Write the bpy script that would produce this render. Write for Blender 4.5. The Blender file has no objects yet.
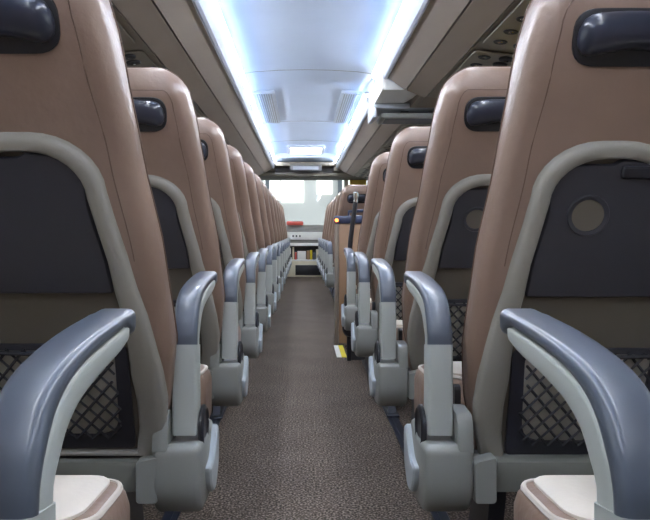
import bpy, bmesh, math, random
from mathutils import Vector, Matrix
random.seed(7)
S = bpy.context.scene
C = S.collection
R = math.radians
P = 0.78                       # seat pitch in metres
CH = 0.80                      # camera height

# ---------------------------------------------------------------- camera, world, light, exposure
cam = bpy.data.cameras.new('camera')
cam.sensor_width = 36.0
cam.lens = 36.0 * 660 / 650
cam.shift_x = 22 / 650
cam.shift_y = -28 / 650
cam.clip_start = 0.02
co = bpy.data.objects.new('camera', cam); C.objects.link(co)
co.location = (-0.025, 0, CH); co.rotation_euler = (R(90), 0, 0)
S.camera = co

w = bpy.data.worlds.new('overcast_sky'); S.world = w; w.use_nodes = True
bgn = w.node_tree.nodes['Background']
bgn.inputs['Color'].default_value = (0.95, 0.97, 1.0, 1); bgn.inputs['Strength'].default_value = 0.9

LED_STRENGTH = 40.0
S.view_settings.view_transform = 'Standard'; S.view_settings.look = 'None'
S.view_settings.gamma = 1.0; S.view_settings.use_curve_mapping = False
S.view_settings.exposure = 1.15

# ---------------------------------------------------------------- materials
def srgb(r, g, b):
    f = lambda c: ((c/255 + .055)/1.055)**2.4 if c > 10 else c/255/12.92
    return (f(r), f(g), f(b), 1)
def mat(name, col, rough=.5, metal=0, var=.0, scale=8, bump=0, bscale=200, spec=.5, coat=0, emit=None, estr=0, col2=None, detail=4):
    m = bpy.data.materials.new(name); m.use_nodes = True
    nt = m.node_tree; b = nt.nodes['Principled BSDF']
    b.inputs['Roughness'].default_value = rough; b.inputs['Metallic'].default_value = metal
    b.inputs['Specular IOR Level'].default_value = spec; b.inputs['Coat Weight'].default_value = coat
    tc = nt.nodes.new('ShaderNodeTexCoord')
    n = nt.nodes.new('ShaderNodeTexNoise'); n.inputs['Scale'].default_value = scale; n.inputs['Detail'].default_value = detail
    nt.links.new(tc.outputs['Object'], n.inputs['Vector'])
    cr = nt.nodes.new('ShaderNodeValToRGB')
    cr.color_ramp.elements[0].position = .3; cr.color_ramp.elements[1].position = .7
    c0 = tuple(c*(1-var) for c in col[:3]) + (1,)
    c1 = col2 if col2 else tuple(min(1, c*(1+var)) for c in col[:3]) + (1,)
    cr.color_ramp.elements[0].color = c0; cr.color_ramp.elements[1].color = c1
    nt.links.new(n.outputs['Fac'], cr.inputs['Fac'])
    nt.links.new(cr.outputs['Color'], b.inputs['Base Color'])
    if bump:
        n2 = nt.nodes.new('ShaderNodeTexNoise'); n2.inputs['Scale'].default_value = bscale; n2.inputs['Detail'].default_value = 3
        nt.links.new(tc.outputs['Object'], n2.inputs['Vector'])
        bp = nt.nodes.new('ShaderNodeBump'); bp.inputs['Strength'].default_value = bump; bp.inputs['Distance'].default_value = .004
        nt.links.new(n2.outputs['Fac'], bp.inputs['Height']); nt.links.new(bp.outputs['Normal'], b.inputs['Normal'])
    if emit:
        b.inputs['Emission Color'].default_value = emit; b.inputs['Emission Strength'].default_value = estr
    return m
M = {}
M['leather'] = mat('tan_leather', srgb(141,117,103), .36, var=.10, scale=5, bump=.4, bscale=45, spec=.75)
M['leather_seam'] = mat('leather_seam', srgb(104,82,70), .6, var=.1)
M['piping'] = mat('pale_piping', srgb(214,204,194), .5, var=.05)
M['cream'] = mat('cream_leather', srgb(226,216,204), .45, var=.04, bump=.2, bscale=120)
M['shell'] = mat('grey_shell', srgb(146,142,134), .5, var=.03, bump=.12, bscale=500)
M['backplate'] = mat('taupe_backplate', srgb(96,90,80), .6, var=.05, bump=.1, bscale=300)
M['inset'] = mat('charcoal_plastic', srgb(50,50,58), .45, var=.06, bump=.15, bscale=600)
M['black'] = mat('black_plastic', srgb(38,38,44), .35, var=.1)
M['handle'] = mat('handle_plastic', srgb(46,50,64), .28, var=.08, coat=.3)
M['recess'] = mat('recess_plastic', srgb(28,29,35), .45, var=.1)
M['net'] = mat('net_cord', srgb(46,46,52), .7, var=.1)
M['netback'] = mat('net_backing', srgb(196,193,182), .7, var=.08)
M['armpad'] = mat('blue_grey_pad', srgb(84,91,103), .33, var=.05, coat=.15)
M['armgrey'] = mat('light_grey_arm', srgb(182,187,183), .4, var=.03)
M['housing'] = mat('housing_grey', srgb(146,148,144), .42, var=.03, bump=.08, bscale=500)
M['cover'] = mat('pale_cover', srgb(188,196,202), .35, var=.03)
M['frame'] = mat('frame_grey', srgb(120,121,115), .45, var=.04)
M['legmetal'] = mat('dark_leg_metal', srgb(58,62,72), .4, metal=.4, var=.08)
M['rail'] = mat('floor_rail_metal', srgb(52,58,74), .35, metal=.5, var=.1)
M['rack'] = mat('taupe_rack_panel', srgb(150,138,126), .5, var=.04, scale=3)
M['rack2'] = mat('dark_taupe_rack_panel', srgb(138,126,114), .5, var=.04, scale=3)
M['rackrail'] = mat('aluminium_rack_rail', srgb(190,196,206), .35, var=.03)
M['service'] = mat('service_panel_plastic', srgb(140,134,122), .4, var=.05)
M['chrome'] = mat('dull_chrome', srgb(190,190,190), .2, metal=1, var=.03)
M['ceil'] = mat('white_ceiling_laminate', srgb(218,230,246), .35, var=.03, scale=2.0)
M['wall'] = mat('grey_wall_fabric', srgb(120,114,108), .8, var=.06, bump=.2, bscale=300)
M['partition'] = mat('brown_partition_laminate', srgb(158,126,98), .45, var=.05, scale=6)
M['navy'] = mat('navy_rail', srgb(48,56,84), .35, var=.08)
M['yellow'] = mat('yellow_marking', srgb(232,214,40), .5, var=.05)
M['white'] = mat('white_plastic', srgb(232,232,228), .4, var=.03)
M['creamplastic'] = mat('cream_plastic', srgb(222,214,190), .45, var=.04)
M['dark'] = mat('dark_grey_plastic', srgb(70,70,72), .5, var=.08)
M['midgrey'] = mat('mid_grey_plastic', srgb(150,150,146), .5, var=.04)
M['red'] = mat('red_fabric', srgb(214,96,84), .6, var=.1)
M['curtain'] = mat('mustard_curtain', srgb(208,184,84), .8, var=.1, bump=.3, bscale=150)
M['asphalt'] = mat('asphalt', srgb(118,118,118), .9, var=.1, scale=40)
M['hall'] = mat('pale_hall_wall', srgb(226,226,224), .8, var=.06, scale=1)
M['halldark'] = mat('hall_steel', srgb(110,116,122), .7, var=.1)
M['led'] = mat('led_diffuser', srgb(235,242,255), .4, emit=(.93,.96,1,1), estr=LED_STRENGTH)
M['hatchglass'] = mat('frosted_hatch_glass', srgb(250,250,235), .4, emit=(1,1,.86,1), estr=2.2)
M['blueglow'] = mat('blue_ceiling_glow', srgb(120,160,255), .4, emit=(.42,.62,1,1), estr=9)  # added glow that tints the ceiling edges blue
M['orangeled'] = mat('orange_step_light', srgb(255,110,40), .4, emit=(1,.20,.03,1), estr=4)
M['litwindow'] = mat('lit_window', srgb(240,240,235), .4, emit=(1,.98,.94,1), estr=1.0)
M['display'] = mat('display_glass', srgb(120,124,132), .2, var=.05)
M['amber'] = mat('amber_nozzle_ring', srgb(200,170,90), .3, metal=.6)

def carpet():
    m = bpy.data.materials.new('speckled_brown_carpet'); m.use_nodes = True
    nt = m.node_tree; b = nt.nodes['Principled BSDF']; b.inputs['Roughness'].default_value = .85
    b.inputs['Specular IOR Level'].default_value = .2
    tc = nt.nodes.new('ShaderNodeTexCoord')
    n = nt.nodes.new('ShaderNodeTexNoise'); n.inputs['Scale'].default_value = 150; n.inputs['Detail'].default_value = 2
    nt.links.new(tc.outputs['Object'], n.inputs['Vector'])
    cr = nt.nodes.new('ShaderNodeValToRGB'); e = cr.color_ramp.elements
    e[0].position = .36; e[0].color = srgb(52,45,40); e[1].position = .66; e[1].color = srgb(150,137,126)
    x = e.new(.5); x.color = srgb(88,77,69)
    nt.links.new(n.outputs['Fac'], cr.inputs['Fac'])
    n3 = nt.nodes.new('ShaderNodeTexNoise'); n3.inputs['Scale'].default_value = 4; n3.inputs['Detail'].default_value = 3
    nt.links.new(tc.outputs['Object'], n3.inputs['Vector'])
    mx = nt.nodes.new('ShaderNodeMix'); mx.data_type = 'RGBA'; mx.blend_type = 'MULTIPLY'; mx.inputs[0].default_value = .45
    cr2 = nt.nodes.new('ShaderNodeValToRGB'); cr2.color_ramp.elements[0].position = .35; cr2.color_ramp.elements[0].color = (.62,.6,.6,1)
    cr2.color_ramp.elements[1].position = .6
    nt.links.new(n3.outputs['Fac'], cr2.inputs['Fac'])
    nt.links.new(cr.outputs['Color'], mx.inputs[6]); nt.links.new(cr2.outputs['Color'], mx.inputs[7])
    nt.links.new(mx.outputs[2], b.inputs['Base Color'])
    bp = nt.nodes.new('ShaderNodeBump'); bp.inputs['Strength'].default_value = .5; bp.inputs['Distance'].default_value = .004
    nt.links.new(n.outputs['Fac'], bp.inputs['Height']); nt.links.new(bp.outputs['Normal'], b.inputs['Normal'])
    return m
M['carpet'] = carpet()
def glassmat():
    m = bpy.data.materials.new('window_glass'); m.use_nodes = True
    nt = m.node_tree; nt.nodes.remove(nt.nodes['Principled BSDF']); out = nt.nodes['Material Output']
    t = nt.nodes.new('ShaderNodeBsdfTransparent'); t.inputs[0].default_value = (.86,.9,.9,1)
    g = nt.nodes.new('ShaderNodeBsdfGlossy'); g.inputs['Roughness'].default_value = .03
    fr = nt.nodes.new('ShaderNodeFresnel'); fr.inputs[0].default_value = 1.45
    mx = nt.nodes.new('ShaderNodeMixShader')
    nt.links.new(fr.outputs[0], mx.inputs[0]); nt.links.new(t.outputs[0], mx.inputs[1]); nt.links.new(g.outputs[0], mx.inputs[2])
    nt.links.new(mx.outputs[0], out.inputs[0])
    return m
M['glass'] = glassmat()

# ---------------------------------------------------------------- mesh helpers
def obj(name, bm, m, parent=None, loc=(0,0,0), rot=(0,0,0), ang=38):
    bmesh.ops.recalc_face_normals(bm, faces=bm.faces)
    a = R(ang)
    for f in bm.faces: f.smooth = True
    for e in bm.edges:
        if len(e.link_faces) == 2 and e.calc_face_angle(0) > a: e.smooth = False
    me = bpy.data.meshes.new(name); bm.to_mesh(me); bm.free(); me.materials.append(m)
    o = bpy.data.objects.new(name, me); C.objects.link(o); o.parent = parent
    o.location = loc; o.rotation_euler = rot
    return o
def tag(o, label, cat, group=None):
    o['label'] = label; o['category'] = cat
    if group: o['group'] = group
    return o
def thing(name, loc, label, cat, group=None):
    o = bpy.data.objects.new(name, None); C.objects.link(o); o.location = loc; o.empty_display_size = .05
    return tag(o, label, cat, group)
def struct(name, bm, m, parent=None, **k):
    o = obj(name, bm, m, parent, **k)
    if parent is None: o['kind'] = 'structure'
    return o
def NB(): return bmesh.new()
def box(bm, x0, x1, y0, y1, z0, z1, bev=0, seg=2):
    r = bmesh.ops.create_cube(bm, size=1)
    vs = r['verts']
    for v in vs:
        v.co = Vector((x0 + (v.co.x+.5)*(x1-x0), y0 + (v.co.y+.5)*(y1-y0), z0 + (v.co.z+.5)*(z1-z0)))
    if bev:
        es = list({e for v in vs for e in v.link_edges})
        bmesh.ops.bevel(bm, geom=es, offset=bev, segments=seg, profile=.5, affect='EDGES')
    return bm
def inset_poly(pts, d):
    n = len(pts); out = []
    area = sum(pts[i][0]*pts[(i+1)%n][1]-pts[(i+1)%n][0]*pts[i][1] for i in range(n))
    s = 1 if area > 0 else -1
    for i in range(n):
        a = Vector(pts[i-1]); b = Vector(pts[i]); c = Vector(pts[(i+1)%n])
        e1 = (b-a); e2 = (c-b)
        if e1.length < 1e-9 or e2.length < 1e-9: out.append(tuple(b)); continue
        n1 = Vector((-e1.y, e1.x)).normalized()*s; n2 = Vector((-e2.y, e2.x)).normalized()*s
        nn = n1+n2
        if nn.length < 1e-6: out.append(tuple(b)); continue
        nn.normalize(); k = d/max(.45, nn.dot(n1))
        out.append((b.x+nn.x*k, b.y+nn.y*k))
    return out
def slab(bm, pts, prof, f):
    """pts: outline, prof: [(inset, height)...], f(a, b, h) -> xyz"""
    loops = []
    for ins, h in prof:
        q = inset_poly(pts, ins) if ins else pts
        loops.append([bm.verts.new(f(a, b, h)) for a, b in q])
    n = len(pts)
    for L0, L1 in zip(loops, loops[1:]):
        for i in range(n): bm.faces.new((L0[i], L0[(i+1)%n], L1[(i+1)%n], L1[i]))
    bm.faces.new(loops[0]); bm.faces.new(loops[-1][::-1])
    return bm
def rounded(pts, rad, seg=5):
    """round every corner of polygon; rad number or list"""
    n = len(pts); out = []
    for i in range(n):
        r = rad[i] if isinstance(rad, (list, tuple)) else rad
        a = Vector(pts[i-1]); b = Vector(pts[i]); c = Vector(pts[(i+1)%n])
        if r <= 0: out.append(tuple(b)); continue
        u = (a-b); v = (c-b); r = min(r, u.length*.49, v.length*.49)
        p = b+u.normalized()*r; q = b+v.normalized()*r
        for k in range(seg+1):
            t = k/seg
            out.append(tuple(p*(1-t)**2 + b*2*t*(1-t) + q*t*t))
    return out
def rrect(x0, x1, z0, z1, r, seg=5): return rounded([(x0,z0),(x1,z0),(x1,z1),(x0,z1)], r, seg)
def tube(bm, pts, r, seg=6, closed=False, cap=True):
    pts = [Vector(p) for p in pts]; n = len(pts); rings = []
    up = None
    for i, p in enumerate(pts):
        if closed: t = pts[(i+1)%n]-pts[i-1]
        else: t = pts[min(i+1,n-1)]-pts[max(i-1,0)]
        t.normalize()
        if up is None:
            up = Vector((0,0,1)) if abs(t.z) < .9 else Vector((1,0,0))
        s = t.cross(up)
        if s.length < 1e-4: s = t.cross(Vector((0,1,0)))
        s.normalize(); up = s.cross(t).normalized()
        rr = r[i] if isinstance(r, (list, tuple)) else r
        rings.append([bm.verts.new(p + s*math.cos(2*math.pi*k/seg)*rr + up*math.sin(2*math.pi*k/seg)*rr) for k in range(seg)])
    m = n if closed else n-1
    for i in range(m):
        A = rings[i]; B = rings[(i+1)%n]
        for k in range(seg): bm.faces.new((A[k], A[(k+1)%seg], B[(k+1)%seg], B[k]))
    if cap and not closed:
        bm.faces.new(rings[0][::-1]); bm.faces.new(rings[-1])
    return bm
def lathe(bm, prof, f, seg=20):
    rings = []
    for r, h in prof:
        rings.append([bm.verts.new(f(r*math.cos(2*math.pi*k/seg), r*math.sin(2*math.pi*k/seg), h)) for k in range(seg)])
    for A, B in zip(rings, rings[1:]):
        for k in range(seg): bm.faces.new((A[k], A[(k+1)%seg], B[(k+1)%seg], B[k]))
    bm.faces.new(rings[0]); bm.faces.new(rings[-1][::-1])
    return bm
def loft(bm, loops, caps=True):
    L = [[bm.verts.new(p) for p in lp] for lp in loops]; n = len(L[0])
    for A, B in zip(L, L[1:]):
        for i in range(n): bm.faces.new((A[i], A[(i+1)%n], B[(i+1)%n], B[i]))
    if caps: bm.faces.new(L[0]); bm.faces.new(L[-1][::-1])
    return bm
def interp(tab, z):
    if z <= tab[0][0]: return tab[0][1]
    for (a, va), (b, vb) in zip(tab, tab[1:]):
        if z <= b:
            t = (z-a)/(b-a); t = t*t*(3-2*t)*.4 + t*.6
            return va+(vb-va)*t
    return tab[-1][1]

# ================================================================ THE SETTING
HW = 1.20                # half width of the saloon
Y0, YF = -1.3, 15.1*P    # rear wall, front
XR = .36                 # floor rails
SW0, SW1 = 5.28*P, 5.98*P   # stairwell
b = NB()
box(b, -HW, .27, Y0, YF+.3, -.05, 0); struct('floor', b, M['carpet'])
b = NB(); box(b, .27, HW, Y0, SW0, -.05, 0); struct('floor_rear_right', b, M['carpet'])['kind'] = 'structure'
b = NB(); box(b, .27, HW, SW1, YF+.3, -.05, 0); struct('floor_front_right', b, M['carpet'])
# stairwell
b = NB()
box(b, .27, .52, SW0, SW1, -.30, -.25); box(b, .52, .85, SW0, SW1, -.55, -.50); box(b, .85, HW, SW0, SW1, -.80, -.75)
box(b, .27, .28, SW0, SW1, -.30, -.05); box(b, .52, .53, SW0, SW1, -.55, -.30); box(b, .85, .86, SW0, SW1, -.8, -.55)
box(b, .27, HW, SW0-.02, SW0, -.8, -.05); box(b, .27, HW, SW1, SW1+.02, -.8, -.05)
struct('floor_stairwell', b, M['dark'])
# walls with window openings
WZ0, WZ1 = .80, 1.60
ycuts = [Y0, -.2, 1.4, 3.0, 4.6, 6.2, 7.8, 9.4, 11.0, YF-.1]
for side, nm in ((-1,'left'), (1,'right')):
    b = NB()
    x0, x1 = (-HW-.06, -HW) if side < 0 else (HW, HW+.06)
    if side < 0: box(b, x0, x1, Y0, YF, -.05, WZ0)
    else:
        box(b, x0, x1, Y0, SW0-.03, -.05, WZ0); box(b, x0, x1, SW1+.03, YF, -.05, WZ0); box(b, x0, x1, SW0-.03, SW1+.03, -.8, WZ0)
    box(b, x0, x1, Y0, YF, WZ1, 2.2)
    for y in ycuts: box(b, x0, x1, y-.06, y+.06, WZ0, WZ1)
    struct('wall_'+nm, b, M['wall'])
    k = 1 if side < 0 else 21
    for i, (a, c) in enumerate(zip(ycuts, ycuts[1:])):
        b = NB(); box(b, (x0+x1)/2-.004, (x0+x1)/2+.004, a+.055, c-.055, WZ0-.01, WZ1+.01)
        struct('window_%d' % (k+i), b, M['glass'])
b = NB(); box(b, -HW, HW, Y0-.06, Y0, -.05, 2.2); struct('wall_rear', b, M['wall'])
# ceiling : gently arched sheet with cross seams
b = NB()
prof = [(-HW, 1.97), (-.575, 1.975), (-.53, 2.045), (-.40, 2.064), (-.2, 2.076), (0, 2.08), (.2, 2.076), (.40, 2.064), (.53, 2.045), (.575, 1.975), (HW, 1.97)]
loft(b, [[(x, y, z) for x, z in prof] + [(x, y, z+.05) for x, z in prof[::-1]] for y in (Y0, YF-1.5*P)])
struct('ceiling', b, M['ceil'])
b = NB()
for y in [1.2, 3.2, 5.2, 7.6, 9.2]:
    for (xa, za), (xb, zb) in zip(prof[2:-2], prof[3:-2]):
        tube(b, [(xa, y, za+.001), (xb, y, zb+.001)], .004, 4)
struct('trim_1', b, M['midgrey'])
# floor rails
for n_, x in (('trim_2', -.395), ('trim_3', XR)):
    b = NB()
    segs = [(Y0, YF-.3)] if x < 0 else [(Y0, SW0-.02), (SW1+.04, YF-.3)]
    for a, c in segs:
        box(b, x-.022, x+.022, a, c, 0, .008, .002, 1); box(b, x-.006, x+.006, a, c, .006, .011)
    struct(n_, b, M['rail'])

# ================================================================ LUGGAGE RACKS
def rack(side, ya, yb, label, slabel):
    dx = .025 if side < 0 else 0
    t = thing('luggage_rack', (side*.83+dx, ya, 1.73), label, 'luggage rack', 'overhead luggage racks')
    L = yb-ya
    def prism(pts, m, name, y0=0., y1=None, bev=0):
        y1 = L if y1 is None else y1
        b = NB()
        loft(b, [[(side*(x-.83), y, z-1.73) for x, z in pts] for y in (y0, y1)])
        return obj(name, b, m, t, ang=30)
    prism([(.525,1.955),(.512,1.95),(.535,1.872),(.55,1.862),(.562,1.868),(.562,1.955)], M['rackrail'], 'front_rail')
    prism([(.5655,1.873),(.688,1.79),(.694,1.797),(.694,1.82),(.58,1.90)], M['rack'], 'inner_panel')
    prism([(.698,1.787),(.826,1.735),(.834,1.742),(.834,1.765),(.699,1.81)], M['rack2'], 'outer_panel')
    prism([(.840,1.742),(1.19,1.70),(1.19,1.73),(.842,1.765)], M['service'], 'service_panel')
    # end caps : full rack section
    cap = [(.53,1.95),(.548,1.875),(.69,1.80),(.83,1.75),(1.195,1.72),(1.195,1.95)]
    prism(cap, M['rackrail'], 'end_cap', 0.0, .012); prism(cap, M['rackrail'], 'end_cap', L-.012, L)
    # led strip
    if side > 0 and ya < 0: L += .40
    pts = [(.500,1.972),(.500,1.967),(.503,1.963),(.534,1.958),(.536,1.972)]
    s = thing('light_strip', (side*.5+dx, ya, 1.98), slabel, 'light', 'ceiling light strips')
    b = NB(); loft(b, [[(side*(x-.5), y, z-1.98) for x, z in pts] for y in (0.02, L-.02)])
    obj('diffuser', b, M['led'], s)
    b = NB(); loft(b, [[(side*(x-.5), y, z-1.98) for x, z in [(.490,1.9725),(.545,1.9725),(.545,1.995),(.505,1.995)]] for y in (0.01, L-.01)]); obj('channel', b, M['rackrail'], s)
    b = NB(); loft(b, [[(side*(x-.5), y, z-1.98) for x, z in [(.4895,1.974),(.496,1.982),(.498,1.986),(.490,1.980)]] for y in (0.02, L-.02)])
    obj('edge_bead', b, M['blueglow'], s)['label'] = 'thin blue glow line added to tint the ceiling'  # unseen glow line, added along the strip for the blue ceiling tint
    return t
YR = 14.2*P
rack(-1, Y0+.05, YR, 'long taupe luggage rack over the seats left of the aisle', 'long white LED light strip along the left edge of the ceiling')
rack(1, Y0+.05, 5.9*P, 'near taupe luggage rack over the right seats, ending before the folded monitor', 'near white LED light strip along the right edge of the ceiling')
rack(1, 7.2*P, YR, 'far taupe luggage rack on the right, beyond the folded monitor', 'far white LED light strip on the right, beyond the folded monitor')

def copy_tree(o, parent=None):
    c = o.copy(); C.objects.link(c); c.parent = parent
    for ch in list(o.children): copy_tree(ch, c)
    return c
# service units under the racks : reading lamps, air nozzles, speaker
def make_service():
    t = thing('service_unit', (0,0,0), '', 'service unit', 'reading light and air units')
    tilt = lambda x, y, h: (x, y, -h)
    b = NB(); slab(b, rrect(-.13,.14,-.33,.33,.04), [(0,0),(0,.004),(.003,.007)], tilt); obj('base_plate', b, M['service'], t)
    for y in (-.27, -.16, .16, .27):
        b = NB(); lathe(b, [(.036,.006),(.040,.010),(.036,.018),(.026,.020)], lambda a,c,h,y=y: (a+.05, c+y, -h)); n = obj('air_nozzle', b, M['recess'], t)
        b = NB(); lathe(b, [(.012,.019),(.012,.024),(.008,.026)], lambda a,c,h,y=y: (a+.05, c+y, -h), 12); obj('nozzle_core', b, M['chrome'], n)
    for y in (-.25, -.09, .09, .25):
        b = NB(); lathe(b, [(.030,.006),(.034,.009),(.030,.013),(.022,.012)], lambda a,c,h,y=y: (a-.06, c+y, -h)); n = obj('reading_lamp', b, M['recess'], t)
        b = NB(); lathe(b, [(.014,.012),(.012,.015),(.006,.016)], lambda a,c,h,y=y: (a-.06, c+y, -h), 12); obj('lamp_lens', b, M['chrome'], n)
    b = NB(); lathe(b, [(.042,.006),(.046,.010),(.040,.013),(.012,.010)], lambda a,c,h: (a+.04, c, -h), 24); n = obj('speaker', b, M['service'], t)
    b = NB(); lathe(b, [(.012,.010),(.010,.014),(.004,.015)], lambda a,c,h: (a+.04, c, -h), 12); obj('speaker_centre', b, M['chrome'], n)
    return t
ORD = ['nearest','second','third','fourth','fifth','sixth','seventh','eighth','ninth','tenth','eleventh','twelfth','thirteenth','farthest']
proto = make_service(); first = True
for side, sn in ((-1,'left'), (1,'right')):
    ys = [(n+.75)*P for n in range(1, 14)]
    if side > 0: ys = [y for y in ys if not (5.5*P < y < 7.5*P)]
    for i, y in enumerate(ys):
        if first: o = proto; first = False
        else: o = copy_tree(proto)
        o.location = (side*.985, y, 1.7165); o.rotation_euler = (0, side*math.atan2(.042,.355), 0 if side > 0 else 0)
        o['label'] = 'reading light and air nozzle panel under the %s luggage rack, %s from the camera' % (sn, ORD[i])

# duct cover and folded monitor in the gap of the right rack
b = NB()
lp = []
for y in (5.92*P, 6.3*P, 6.7*P, 7.0*P, 7.18*P):
    q = (y-5.92*P)/(1.26*P); ex = .25*math.cos(q*1.35)+.03
    pts = [(.53+ex*math.sin(a), 1.965-.17*(1-math.cos(a))) for a in [i*math.pi/2/6 for i in range(7)]]
    lp.append([(x, y, z) for x, z in pts] + [(.53, y, 1.795)])
loft(b, lp); tag(obj('duct_cover', b, M['white'], None), 'curved white duct cover in the gap of the right luggage rack', 'cover')
t = thing('folding_monitor', (.78, 6.75*P, 1.77), 'pale grey folded screen hanging under the gap in the right luggage rack', 'monitor')
b = NB(); box(b, -.27, .36, -.17, .20, -.015, .025, .008); obj('mounting_plate', b, M['rackrail'], t)
b = NB(); box(b, -.27, -.235, -.17, .16, -.085, -.012, .008); obj('hinge_bracket', b, M['rackrail'], t)
b = NB(); box(b, -.20, .34, -.15, .17, -.085, -.045, .012); sc = obj('screen', b, M['midgrey'], t)
b = NB(); box(b, -.16, .30, -.12, .14, -.087, -.0845); obj('screen_glass', b, M['display'], sc)
b = NB(); box(b, -.03, .03, -.05, .05, -.05, -.012); obj('pivot', b, M['dark'], t)
b = NB(); box(b, .56, HW, 5.92*P, 7.18*P, 1.955, 1.965); struct('trim_4', b, M['rack'])
b = NB(); box(b, .80, .84, 5.92*P, 7.18*P, 1.76, 1.955, .004); box(b, .84, HW, 5.92*P, 7.18*P, 1.76, 1.78); struct('trim_5', b, M['rack2'])

# ceiling grilles, roof hatch
for side, lab in ((-1,'left'), (1,'right')):
    cx = -.375 if side < 0 else .415
    t = thing('ceiling_grille', (cx, 8.6*P, 2.059), 'grey slotted air grille in the ceiling beside the %s light strip' % lab, 'air grille', 'ceiling air grilles')
    tl = R(2.5)*side
    b = NB(); slab(b, rrect(-.095,.095,-.84,.84,.06), [(0,-.004),(0,.012),(.008,.018)], lambda a,c,h: (a, c, -h)); obj('grille_frame', b, M['rackrail'], t)
    b = NB()
    for i in range(7): box(b, -.070+i*.021, -.058+i*.021, -.76, .76, -.022, -.017)
    obj('slats', b, M['midgrey'], t)
t = thing('roof_hatch', (.02, 12.9*P, 2.055), 'small bright frosted roof hatch at the front of the ceiling', 'roof hatch')
b = NB(); slab(b, rrect(-.28,.28,-.42,.42,.04), [(0,-.02),(0,.015),(.01,.02)], lambda a,c,h: (a, c, -h)); obj('hatch_frame', b, M['rackrail'], t)
b = NB(); box(b, -.235, .235, -.36, .36, -.026, -.018, .003); obj('hatch_panel', b, M['hatchglass'], t)

# ================================================================ FRONT END
yf = YF - .02
b = NB()
box(b, -HW, HW, YR+.02, YF+.25, 1.74, 1.80, .02)
loft(b, [[(x, YR+.10, 1.80), (x, YR+.02, 1.83), (x, YR+.02, 1.90), (x, YR+.25, 1.96), (x, YR+.5, 1.96), (x, YR+.5, 1.80)] for x in (-HW, -.50)])
loft(b, [[(x, YR+.10, 1.80), (x, YR+.02, 1.83), (x, YR+.02, 1.90), (x, YR+.25, 1.96), (x, YR+.5, 1.96), (x, YR+.5, 1.80)] for x in (.50, HW)])
box(b, -.50, .50, YR-.11, YR+.30, 1.90, 1.965, .01)
struct('trim_6', b, M['backplate'])
b = NB(); box(b, -.50, .50, YR+.20, YR+.45, 1.79, 1.92); struct('trim_7', b, M['dark'])
b = NB(); box(b, -HW, HW, YF-1.5*P, YF+.3, 2.0, 2.06); struct('ceiling_front', b, M['ceil'])
t = thing('display_unit', (.02, YR-.16, 1.865), 'long grey destination display in the header over the windscreen', 'display')
b = NB(); box(b, -.26, .26, -.03, .05, -.055, .045, .014); obj('casing', b, M['dark'], t)
b = NB(); box(b, -.21, .21, -.034, -.028, -.038, .020); obj('display_face', b, M['display'], t)
# windscreen and pillars
WS0, WS1 = .93, 1.78
b = NB(); box(b, -HW, HW, YF+.24, YF+.25, WS0, WS1); struct('window_40', b, M['glass'])
b = NB()
box(b, -HW-.06, -HW+.05, YF-.05, YF+.3, 0, 2.1); box(b, HW-.05, HW+.06, YF-.05, YF+.3, 0, 2.1)
box(b, .72, .80, YF+.22, YF+.235, WS0, WS1)
box(b, -HW, HW, YF+.24, YF+.30, -.05, WS0); box(b, -HW, HW, YF+.24, YF+.30, WS1, 2.1)
struct('wall_front', b, M['white'])
# dashboard
t = thing('dashboard', (0, YF, 0), 'pale dashboard and shelf unit under the windscreen at the end of the aisle', 'dashboard')
b = NB(); box(b, -1.1, 1.1, 0, .2, 0, .28, .012); lowb = obj('lower_cabinet', b, M['creamplastic'], t)
b = NB(); box(b, -.16, .30, -.012, .002, .03, .21, .004)
g = obj('heater_grille', b, M['recess'], lowb)
b = NB(); box(b, -1.1, 1.1, .17, .2, .28, .57); obj('shelf_back', b, M['dark'], t)
b = NB(); box(b, -1.1, 1.1, -.01, .2, .28, .305, .004); box(b, -1.1, 1.1, -.03, .2, .55, .60, .008); obj('shelf_board', b, M['white'], t)
b = NB(); box(b, -1.1, -.34, 0, .19, .305, .55); box(b, .33, 1.1, 0, .19, .305, .55); obj('shelf_side', b, M['midgrey'], t)
b = NB(); box(b, -1.1, 1.1, .0, .2, .60, .66); obj('recess_panel', b, M['midgrey'], t)
b = NB(); box(b, -1.1, 1.1, -.05, .2, .66, .80, .012); fa = obj('fascia', b, M['white'], t)
for x in (-.2, -.14, -.08):
    b = NB(); box(b, x-.014, x+.014, -.056, -.048, .71, .745, .003); obj('button', b, M['dark'], fa)
b = NB(); box(b, -1.1, 1.1, .02, .24, .80, .92, .02); obj('dash_top', b, M['midgrey'], t)
tag(obj('red_bag', box(NB(), -.15, .15, -.06, .06, 0, .07, .02), M['red'], None, (-.17, YF+.0-.02+.0, .9205)), 'red folded cloth lying on the left of the dashboard top', 'cloth')
items = [(-.27,.05,.20,'white'),(-.20,.03,.22,'creamplastic'),(-.155,.03,.13,'red'),(-.05,.15,.15,'white'),(.065,.05,.16,'partition'),(.12,.04,.17,'yellow'),(.175,.05,.12,'armpad'),(.235,.05,.18,'creamplastic')]
labs = ['white folder at the left end of the dashboard shelf','cream booklet second from left on the dashboard shelf','thin red booklet on the dashboard shelf','wide white box on the dashboard shelf','brown folder right of the white box on the shelf','yellow booklet on the dashboard shelf','blue-grey booklet on the dashboard shelf','cream folder at the right end of the dashboard shelf']
for (x, wd, h, m), lb in zip(items, labs):
    tag(obj('folder' if wd < .1 else 'storage_box', box(NB(), -wd/2, wd/2, -.05, .05, 0, h, .003), M[m], None, (x, YF+.08, .3055)), lb, 'folder' if wd < .1 else 'box', 'things on the dashboard shelf')

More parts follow.
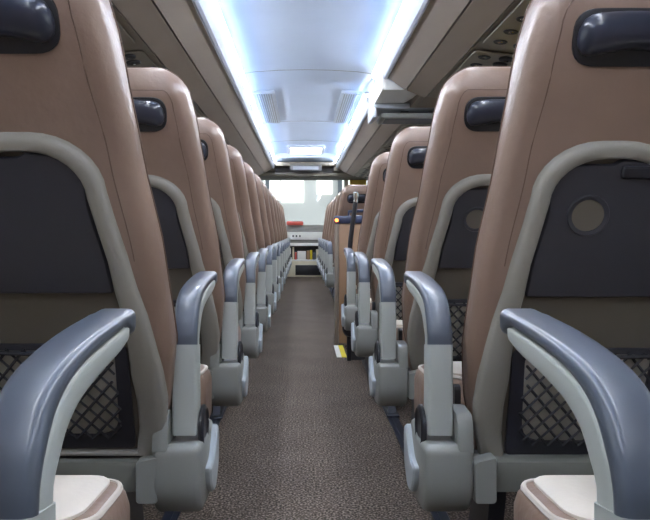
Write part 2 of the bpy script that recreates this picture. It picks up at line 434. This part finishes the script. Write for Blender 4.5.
# ================================================================ PARTITION AT THE STAIRWELL
t = thing('partition', (.70, 6.0*P, 0), 'brown partition panel with navy top rail beside the stairwell on the right', 'partition')
b = NB(); box(b, -.47, .49, 0, .035, .01, .86, .006); obj('panel', b, M['partition'], t)
b = NB(); box(b, -.500, -.471, -.004, .039, 0, .885, .008); obj('edge_post', b, M['rack2'], t)
b = NB(); box(b, -.505, .49, -.012, .047, .86, .915, .010); cp = obj('top_rail', b, M['navy'], t)
b = NB(); lathe(b, [(.012,0),(.012,.006),(.006,.010)], lambda a,c,h: (a-.487, -.010-h, c+.883), 12); obj('indicator_light', b, M['orangeled'], cp)
b = NB(); tube(b, [(-.40,.015,.90),(-.40,.015,.945),(-.30,.015,.95),(.40,.015,.95),(.44,.015,.945),(.44,.015,.90)], .011, 8); obj('grab_rail', b, M['navy'], t)
t = thing('edge_marking', (.226, 5.6*P, .0), 'yellow and white marking strip on the floor beside the partition', 'floor marking')
b = NB(); box(b, -.035, -.004, -.16, .27, .0005, .004); obj('white_band', b, M['white'], t)
b = NB(); box(b, -.003, .028, -.16, .27, .0005, .004); obj('yellow_band', b, M['yellow'], t)

# ================================================================ SEATS
HINGE_Z = .375
LEAN = R(21)
# half widths of leather backrest against height up the back
LW = [(0,.186),(.05,.198),(.12,.211),(.22,.219),(.40,.209),(.58,.186),(.75,.165),(.91,.140)]
SWD = [(0,.186),(.04,.200),(.13,.207),(.25,.192),(.40,.160),(.52,.136),(.63,.118)]
def back_section(z, hw, yb, yf_, r=.045):
    pts = []
    for sx, sy in ((1,-1),(1,1),(-1,1),(-1,-1)):
        cx = sx*(hw-r); cy = (yb+r) if sy < 0 else (yf_-r)
        a0 = {(1,-1):-90,(1,1):0,(-1,1):90,(-1,-1):180}[(sx,sy)]
        for k in range(6):
            a = R(a0+90*k/5); pts.append((cx+r*math.cos(a), cy+r*math.sin(a), z))
    return pts
TOPZ = .915
def yback(z):   # rear surface of leather, bulging at the headrest
    return interp([(0,.0),(.45,.0),(.62,-.004),(.74,-.018),(.85,-.016),(.93,0)], z)
def yfront(z):
    return interp([(0,.075),(.12,.10),(.35,.095),(.6,.09),(.75,.105),(.88,.10),(.93,.08)], z)
def make_backrest(root, cx, recl=LEAN):
    b = NB(); loops = []
    zs = [0,.012,.03]+[.06+.04*i for i in range(19)]
    zs = [z for z in zs if z < TOPZ-.085]
    for z in zs:
        sh = 0 if z > .03 else (.012 if z == 0 else .004 if z < .02 else 0)
        loops.append(back_section(z, interp(LW,z)-sh, yback(z)+sh, yfront(z)-sh, .034))
    for k in range(1, 9):       # rounded crown
        a = R(90*k/8); rz = .085; z = TOPZ-rz+rz*math.sin(a)
        ins = rz*(1-math.cos(a))*1.1; insy = .030*(1-math.cos(a))
        hw = interp(LW,z)-ins*.80; yb = yback(z)+insy; yf2 = yfront(z)-insy
        loops.append(back_section(z, hw, yb, yf2, min(.034, (yf2-yb)*.45)))
    loft(b, loops)
    o = obj('backrest', b, M['leather'], root, (cx, 0, HINGE_Z), (recl, 0, 0), ang=70)
    # side piping : one line up the side, over the crown and down again
    b = NB()
    A = [lp[6] for lp in loops[3:-1]]; B_ = [lp[17] for lp in loops[3:-1]]
    top = [(A[-1][0]*t, A[-1][1], A[-1][2]+.0015) for t in (.6, 0, -.6)]
    tube(b, A+top+B_[::-1], .0020, 5); obj('piping', b, M['leather_seam'], o)
    b = NB(); zc = TOPZ-.085
    def ys(z):
        if z < zc: return yback(z)
        a = math.asin(min(1, (z-zc)/.085)); return yback(z)+.030*(1-math.cos(a))
    half = [(interp(LW,z)-.040, ys(z)+.0004, z) for z in [.40+.0195*i for i in range(22)]]
    x1, _, z1 = half[-1]
    half += [(x1-.03*(1-math.cos(R(a))), ys(z1+.055*math.sin(R(a)))+.0004, z1+.055*math.sin(R(a))) for a in (20,40,60,80)]
    tube(b, half+[(-x, y, z) for x, y, z in half[::-1]], .0013, 4); obj('seam', b, M['leather_seam'], o)
    # grab handle in the headrest
    hb = -.018
    b = NB(); slab(b, rrect(-.097,.097,.754,.846,.040,7), [(0,-.010),(0,.004),(.003,.006)], lambda a,c,h: (a, hb-h, c)); obj('handle_recess', b, M['recess'], o)
    b = NB(); lp = []
    for i in range(15):
        q = -math.cos(math.pi*i/14); x = .092*q; q = abs(q); sc = math.sqrt(max(.03, 1-q**9)); low = .765+.016*(1-q*q)
        zt, zb = .842-.006*q*q, low-.004*q; cz = (zt+zb)/2; hz = (zt-zb)/2*sc; hy = .020*sc
        lp.append([(x, hb-.008-hy*math.cos(a)-.004*sc, cz+hz*math.sin(a)) for a in [2*math.pi*k/14 for k in range(14)]])
    loft(b, lp); obj('grab_handle', b, M['handle'], o, ang=60)
    return o
def side_pts(tab, z0, z1, n, top_r=None, ins=0):
    """closed outline from bottom left up around, symmetric"""
    right = []
    for i in range(n): 
        z = z0+(z1-z0)*i/(n-1); right.append((interp(tab, z)-ins, z))
    return right
def shell_outline(ins, z0, ztop, r):
    hw = lambda z: interp(SWD, z)-(ins if not ins else interp([(0,.046),(.16,.056),(.30,.040),(.42,.031),(.7,.031)], z))
    zz = [z0+(ztop-r-z0)*i/9 for i in range(10)]
    right = [(hw(z), z) for z in zz]
    hx = hw(ztop-r); arc = []
    for k in range(1, 9):
        a = R(90*k/8); arc.append((hx-r*1.15*(1-math.cos(a))-.00*k, ztop-r+r*math.sin(a)))
    half = right+arc
    return half + [(-x, z) for x, z in half[::-1]]
def make_shell(root, cx, side, recl=LEAN):
    outer = shell_outline(0, .0, .630, .10); inner = shell_outline(.032, .006, .600, .078)
    b = NB(); n = len(outer)
    mid = [((a[0]*.55+c[0]*.45), (a[1]*.55+c[1]*.45)) for a, c in zip(outer, inner)]
    so = [((a[0]*.88+c[0]*.12), (a[1]*.88+c[1]*.12)) for a, c in zip(outer, inner)]
    si = [((a[0]*.12+c[0]*.88), (a[1]*.12+c[1]*.88)) for a, c in zip(outer, inner)]
    def thick(z): return 1.0
    L = [(outer, .006), (outer, -.012), (so, -.020), (mid, -.024), (si, -.022), (inner, -.016), (inner, .006)]
    rings = [[b.verts.new((x, y, z)) for x, z in q] for q, y in L]
    for A, B in zip(rings, rings[1:]+rings[:1]):
        for i in range(n): b.faces.new((A[i], A[(i+1)%n], B[(i+1)%n], B[i]))
    o = obj('back_shell', b, M['shell'], root, (cx, 0, HINGE_Z), (recl, 0, 0), ang=50)
    f = lambda a, c, h: (a, -h, c)
    b = NB(); slab(b, inner, [(0,-.004),(0,.006)], f); obj('back_plate', b, M['backplate'], o)
    # charcoal tray panel
    hw = lambda z: interp(SWD, z)-interp([(.3,.043),(.42,.034),(.7,.034)], z)
    pts = [(hw(.345), .345), (hw(.42), .42), (hw(.50), .50), (.105, .560), (.082, .594), (.012, .599), (.0, .590), (-.086, .590), (-.110, .560), (-hw(.50), .50), (-hw(.42), .42), (-hw(.345), .345)]
    # latch step sits right of the middle when seen from behind
    pts = [(-a, c) for a, c in pts][::-1]
    pts = rounded(pts, [.006]+[.02]*10+[.006], 4)
    pts = [( -a, c) for a, c in pts][::-1]
    b = NB(); slab(b, pts, [(0,.004),(0,.013),(.003,.017)], f); tp = obj('tray_panel', b, M['inset'], o, ang=40)
    if side > 0:
        b = NB(); slab(b, rrect(.012,.075,.566,.588,.006,3), [(0,.012),(0,.021),(.003,.024)], f); obj('tray_latch', b, M['black'], o)
    if True:
        c0 = (-.036, .500) if side > 0 else (-.098, .500)
        b = NB()
        prof = [(.038,.014),(.038,.0185),(.036,.0205),(.029,.0185),(.028,.0135)]
        rr = []
        for r, h in prof: rr.append([b.verts.new((c0[0]+r*math.cos(2*math.pi*k/28), -h, c0[1]+r*math.sin(2*math.pi*k/28))) for k in range(28)])
        for A, B in zip(rr, rr[1:]):
            for k in range(28): b.faces.new((A[k], A[(k+1)%28], B[(k+1)%28], B[k]))
        obj('cup_holder_ring', b, M['inset'], o, ang=60)
        b = NB(); lathe(b, [(.0285,.0140),(.0285,.0172)], lambda a,c,h: (c0[0]+a, -h, c0[1]+c), 28); obj('cup_holder_pad', b, M['backplate'], o)
    # net pocket
    nz0, nz1 = .012, .240
    hwn = lambda z: interp(SWD, z)-interp([(0,.050),(.16,.060),(.30,.044)], z)
    op = rounded([(hwn(nz0), nz0), (hwn(nz1), nz1), (-hwn(nz1), nz1), (-hwn(nz0), nz0)], [.012,.02,.02,.012], 6)
    ip = rounded([(hwn(nz0)-.028, nz0+.030), (hwn(nz1)-.022, nz1-.010), (-hwn(nz1)+.022, nz1-.010), (-hwn(nz0)+.028, nz0+.030)], [.045,.02,.02,.045], 6)
    b = NB(); L = [(op,.004),(op,.012),(ip,.014),(ip,.004)]
    rings = [[b.verts.new((x, -h, z)) for x, z in q] for q, h in L]; n = len(op)
    for A, B in zip(rings, rings[1:]+rings[:1]):
        for i in range(n): b.faces.new((A[i], A[(i+1)%n], B[(i+1)%n], B[i]))
    obj('pocket_frame', b, M['inset'], o)
    b = NB(); slab(b, inset_poly(ip, -.004), [(0,.0055),(0,.0075)], f); obj('pocket_lining', b, M['netback'], o)
    b = NB(); step = .030; H = nz1-nz0-.03
    x = -.30
    while x < .30:
        for s in (-1, 1):
            seg = []
            for q in range(31):
                z = nz0+.024+(H)*q/30; xx = x+s*(z-nz0-.024)*.85
                if abs(xx) < hwn(z)-.026-.02*max(0, 1-q/6)**2: seg.append((xx, -.0155-.0012*s-.004*math.sin(math.pi*q/30), z))
            if len(seg) > 1: tube(b, [seg[0], seg[len(seg)//2], seg[-1]] if len(seg) > 2 else seg, .0027, 4)
        x += step
    tube(b, [(-hwn(nz1)+.016, -.017, nz1-.012), (0,-.021,nz1-.014), (hwn(nz1)-.016, -.017, nz1-.012)], .004, 6)
    obj('net', b, M['net'], o)
    return o
def make_cushion(root, cx, side):
    # y from -.02 (back) to .375 (front); recess on the aisle side at the rear for the arm housing
    a = -side      # aisle direction
    pts = [(a*-.222, .075), (a*-.222, .40), (a*.236, .40), (a*.236, .235), (a*.165, .20), (a*.165, .075)]
    pts = rounded(pts, [.03,.06,.06,.03,.03,.03], 6)
    b = NB()
    slab(b, pts, [(.03,.335),(.008,.345),(0,.365),(0,.45),(.005,.467),(.012,.476),(.022,.4805)], lambda x, y, h: (cx+x, y, h - (y-.075)*.05))
    o = obj('seat_cushion', b, M['leather'], root, ang=70)
    q = inset_poly(pts, .013)
    b = NB(); tube(b, [(cx+x, y, .4755-(y-.075)*.05) for x, y in q], .0045, 6, closed=True); obj('piping', b, M['piping'], o)
    b = NB(); w_ = .155
    slab(b, rounded([(a*-.200, .09),(a*-.200,.380),(a*.208,.380),(a*.208,.238),(a*.140,.20),(a*.140,.09)], .03, 5), [(0,.470),(0,.484),(.004,.487),(.02,.490)], lambda x, y, h: (cx+x, y, h-(y-.075)*.05))
    obj('cushion_insert', b, M['cream'], o)
    b = NB(); box(b, cx-.19, cx+.19, .02, .36, .31, .345, .01); obj('cushion_pan', b, M['dark'], root)
    return o
# armrest side profile in (y, z) : outer edge and inner edge, from foot to tip, relative to hinge line
ARM_DZ = -.011
OUT = [(-.012,.415),(-.012,.50),(-.012,.592),(-.008,.618),(.004,.645),(.028,.674),(.065,.692),(.115,.702),(.180,.709),(.250,.713),(.305,.716)]
INN = [( .050,.415),( .046,.50),( .044,.583),( .047,.600),(.056,.612),(.075,.633),(.105,.648),(.145,.657),(.195,.664),(.250,.671),(.300,.684)]
OUT = [(a, c+ARM_DZ) for a, c in OUT]; INN = [(a, c+ARM_DZ) for a, c in INN]
def smooth(pts, k=4):
    out = []; n = len(pts)
    for i in range(n-1):
        p0, p1, p2, p3 = (Vector(pts[max(0,i-1)]), Vector(pts[i]), Vector(pts[i+1]), Vector(pts[min(n-1,i+2)]))
        for j in range(k):
            t = j/k; out.append(tuple(.5*((2*p1)+(p2-p0)*t+(2*p0-5*p1+4*p2-p3)*t*t+(3*p1-p0-3*p2+p3)*t**3)))
    return out+[tuple(pts[-1])]
OUT = smooth(OUT); INN = smooth(INN)
def arm_mesh(x0, x1, oa, ia, i0, i1, r=.010, tipround=False, grow=False):
    b = NB(); lp = []
    for i in range(int(i0*4), int(i1*4)+1):
        if grow: ia = .44-.06*min(1, i/30) if i < 37 else .38+.62*min(1, (i-37)/2.5)
        o = Vector(OUT[i]).lerp(Vector(INN[i]), oa); n = Vector(OUT[i]).lerp(Vector(INN[i]), ia)
        d = (n-o); T = d.length; u = d.normalized(); rr = min(r, T*.45, (x1-x0)*.45); pr = []
        for (cx_, ct, a0) in ((x0+rr, rr, 180), (x1-rr, rr, 270), (x1-rr, T-rr, 0), (x0+rr, T-rr, 90)):
            for k in range(4):
                a = R(a0+90*k/3); px = cx_+rr*math.cos(a); tt = ct+rr*math.sin(a)
                pt = o+u*tt; pr.append((px, pt.x, pt.y))
        lp.append(pr)
    if tipround:
        last = lp[-1]; c = sum((Vector(p) for p in last), Vector())/len(last)
        d = Vector((0, .011, .0005))
        lp.append([tuple(c+(Vector(p)-c)*.86+d*.8) for p in last]); lp.append([tuple(c+(Vector(p)-c)*.55+d*1.1) for p in last])
    loft(b, lp); return b
def make_arm(root, xin, side):
    """xin: aisle-facing face of the arm in root coordinates"""
    a = side
    X0, X1 = sorted((xin+a*.002, xin+a*.051))
    o = obj('armrest', arm_mesh(X0+.002, X1-.002, .36, 1.0, 2, 9.5, .008), M['armgrey'], root, ang=50)
    obj('arm_post', arm_mesh(X0+.0005, X1-.0005, 0, 1.0, 0, 2, .006), M['armgrey'], o, ang=50)
    obj('arm_pad', arm_mesh(X0, X1, 0, .44, 2, 10, .010, True, True), M['armpad'], o, ang=60)
    # hinge housing
    x0, x1 = sorted((xin-a*.010, xin+a*.082))
    hp = rounded([(-.045,.395),(-.052,.30),(-.02,.255),(.10,.242),(.16,.29),(.165,.37),(.13,.405),(.06,.385)], [.02,.03,.04,.03,.04,.03,.03,.01], 5)
    b = NB(); W = x1-x0
    slab(b, hp, [(.012,0),(.004,.003),(0,.010),(0,W-.010),(.004,W-.003),(.012,W)], lambda y, z, h: (x0+h, y, z))
    h = obj('hinge_housing', b, M['housing'], root, ang=50)
    # pale side cover facing the aisle
    sc = rounded([(.02,.33),(.035,.29),(.06,.265),(.10,.262),(.145,.30),(.15,.372),(.125,.392),(.10,.36),(.075,.335),(.045,.33)], .015, 4)
    xf = xin-a*.010
    b = NB(); slab(b, sc, [(0,-.002),(0,.008),(.004,.012)], lambda y, z, hh: (xf-a*hh, y, z)); obj('side_cover', b, M['cover'], h)
    b = NB(); lathe(b, [(.044,0),(.044,.006),(.038,.010),(.034,.007),(.014,.007)], lambda u, v, hh: (xin-a*(hh-.001), .045+u, .405+v), 24); pv = obj('pivot_disc', b, M['black'], o)
    # shoulder bracket towards the seat
    bx = sorted((xin+a*.053, xin+a*.082))
    b = NB(); slab(b, rounded([(-.046,.375),(-.040,.43),(-.030,.452),(.04,.455),(.06,.38)], .012, 4), [(.002,0),(0,.003),(0,bx[1]-bx[0]-.003),(.002,bx[1]-bx[0])], lambda y, z, hh: (bx[0]+hh, y, z)); obj('shoulder_bracket', b, M['housing'], h)
    return o
def make_seat(side, label):
    XO = .72
    root = thing('coach_seat', (side*XO, 0, 0), label, 'seat', 'tan leather coach seats')
    for cxw in (.488, .948):
        cx = side*(cxw-XO)
        make_backrest(root, cx); make_shell(root, cx, side); make_cushion(root, cx, side)
    xa = .230 if side < 0 else .217
    make_arm(root, side*(xa-XO), side)
    # rear crossbar and brackets
    X0, X1 = sorted((side*(.285-XO), side*(1.18-XO)))
    b = NB(); box(b, X0, X1, -.035, .02, .300, .362, .010); cb = obj('crossbar', b, M['frame'], root)
    X0, X1 = sorted((side*(.300-XO), side*(.342-XO)))
    b = NB(); slab(b, rounded([(X0,.285),(X1,.285),(X1,.375),(X0,.365)], .008, 3), [(.002,-.0),(0,.004),(0,.03)], lambda x, z, h: (x, -.048+h, z)); obj('bar_bracket', b, M['housing'], cb)
    for lx in (XR if side > 0 else .395,):
        x = side*(lx-XO)
        b = NB(); lp = []
        for z, ya, yb in ((.012,-.04,.30),(.03,-.03,.28),(.10,.02,.20),(.20,.03,.16),(.31,.00,.22)):
            lp.append([(x-.016,ya,z),(x+.016,ya,z),(x+.016,yb,z),(x-.016,yb,z)])
        loft(b, lp); lg = obj('leg', b, M['legmetal'], root)
        b = NB(); box(b, x-.028, x+.028, -.07, .33, .0085, .018, .003, 1); obj('foot_plate', b, M['legmetal'], lg)
    b = NB(); X0, X1 = sorted((side*(.30-XO), side*(1.18-XO))); box(b, X0, X1, .19, .23, .27, .312, .008); obj('front_bar', b, M['legmetal'], root)
    # seat belt: strap and buckle between cushion and armrest
    xb = side*(.283-XO)
    b = NB(); slab(b, rrect(.035,.060,.33,.49,.01,3), [(0,-.006),(0,.006)], lambda y, z, h: (xb+h+side*.004, y+.0, z)); bk = obj('belt_buckle', b, M['black'], root)
    return root
seats = {}
ORDW = ['nearest, its headrest out of view','first fully seen','second fully seen','third','fourth','fifth','sixth','seventh','eighth','ninth','tenth','eleventh','twelfth','last']
protoL = make_seat(-1, ''); protoR = make_seat(1, '')
# per row tweaks : (forward shift, extra recline)
TW = {}
def place(side, n):
    proto = protoL if side < 0 else protoR
    key = 'used%d' % side
    if key not in seats: seats[key] = 1; o = proto
    else: o = copy_tree(proto)
    dy, rc, dx, by, bz = TW.get((side, n), (0, 0, 0, 0, 0))
    nn = n+.7 if side > 0 and n > 5 else n
    o.location = (side*.72, (nn+.66)*P+dy, 0)
    if rc:
        for ch in o.children:
            if ch.name.split('.')[0] in ('backrest', 'back_shell'): ch.rotation_euler.x = LEAN+R(rc); ch.location.x += dx; ch.location.y += by; ch.location.z += bz
    sn = 'left' if side < 0 else 'right'
    names = ['nearest row, armrest and cushion in view', 'largest back in view'] + ['%s row from camera' % w_ for w_ in ('third','fourth','fifth','sixth','seventh','eighth','ninth','tenth','eleventh','twelfth','thirteenth','fourteenth')]
    if side > 0 and n == 4: names[4] = 'last one behind the stairwell partition'
    if side > 0 and n == 7: names[7] = 'first row beyond the brown partition'
    if side > 0 and n > 7: names[n] = '%s row beyond the brown partition' % ('second','third','fourth','fifth','farthest')[n-8]
    o['label'] = 'tan coach seat %s of the aisle, %s' % (sn, names[n])
    return o
TW[(1,1)] = (0, -5, .024, .02, -.022)     # seat shift, extra recline, then shift of the back alone
TW[(1,2)] = (0, 1, .014, 0, .004); TW[(1,3)] = (.03, -2, .01, .09, -.02); TW[(1,4)] = (.03, -2, .01, .14, -.025)
for n in range(0, 14): place(-1, n)
for n in (0,1,2,3,4,7,8,9,10,11,12): place(1, n)

# black belt hanging at the partition side of the fourth right seat
# curtains at the right windows
def curtain(x, ya, yb, label):
    b = NB(); N = 40; A = []; side = 1 if x > 0 else -1
    for i in range(N+1):
        y = ya+(yb-ya)*i/N; A.append((x+.010*math.sin(i*1.7), y))
    front = A; backp = [(px+.004, py) for px, py in A[::-1]]
    loft(b, [[(px, py, z) for px, py in front+backp] for z in (.86, 1.2, 1.62)])
    return tag(obj('curtain', b, M['curtain'], None), label, 'curtain', 'window curtains')
curtain(1.17, 3.55*P, 4.1*P, 'mustard curtain at the right window, behind the near seats')
t = thing('roller_blind', (.97, YF+.16, 1.76), 'mustard roller blind half lowered at the right of the windscreen', 'blind')
b = NB(); box(b, -.15, .15, -.003, .003, -.26, -.01); obj('blind_fabric', b, M['curtain'], t)
b = NB(); tube(b, [(-.16,0,0),(.16,0,0)], .014, 10); obj('roller', b, M['midgrey'], t)
b = NB(); tube(b, [(-.15,0,-.262),(.15,0,-.262)], .006, 8); obj('hem_bar', b, M['midgrey'], t)
# grab pole at the rear edge of the stairwell
t = thing('grab_pole', (.262, 5.262*P, 0), 'black bent grab pole with chrome top rising at the stairwell edge', 'grab pole')
b = NB(); tube(b, smooth([(0,0,.0),(0,0,.35),(.0,0,.62),(.008,0,.74),(.028,0,.90),(.040,0,.985)]), .015, 10); obj('pole', b, M['black'], t)
b = NB(); tube(b, smooth([(.040,0,.985),(.042,0,1.02),(.041,0,1.05)]), [.014]*4+[.017]*4+[.012], 10); obj('pole_top', b, M['chrome'], t)
b = NB(); lathe(b, [(.05,0),(.055,.01),(.055,.03),(.045,.045)], lambda u,v,h: (u+.012, -h+.02, .20+v), 24); hb = obj('light_housing', b, M['black'], t)
b = NB(); lathe(b, [(.010,0),(.008,.004)], lambda u,v,h: (u+.02, -.025-h, .185+v), 12); obj('step_light', b, M['orangeled'], hb)

# ================================================================ OUTSIDE
b = NB(); box(b, -40, 40, -25, 45, -1.3, -1.2); struct('ground', b, M['asphalt'])
t = thing('hall_building', (0, YF+12, -1.2), 'pale hall with bright windows ahead of the windscreen', 'building')
b = NB(); box(b, -14, 14, 0, 4, 0, 6.2); obj('wall', b, M['hall'], t)
for x, h_, w_ in ((-1.15,.9,.35), (-.40,1.0,.5), (.75,.7,.35), (1.6,.9,.4), (2.6,.9,.4), (-2.2,.9,.5), (-3.4,.9,.5)):
    b = NB(); box(b, x-w_*.8, x+w_*.8, -.06, .02, 4.05-h_, 4.05, .02); f = obj('window', b, M['litwindow'], t)
b = NB()
for x in (-6.5, -3.9, -1.3, 1.3, 3.9, 6.5): box(b, x-.07, x+.07, -.3, 0, 0, 6.2)
obj('steel_columns', b, M['halldark'], t)
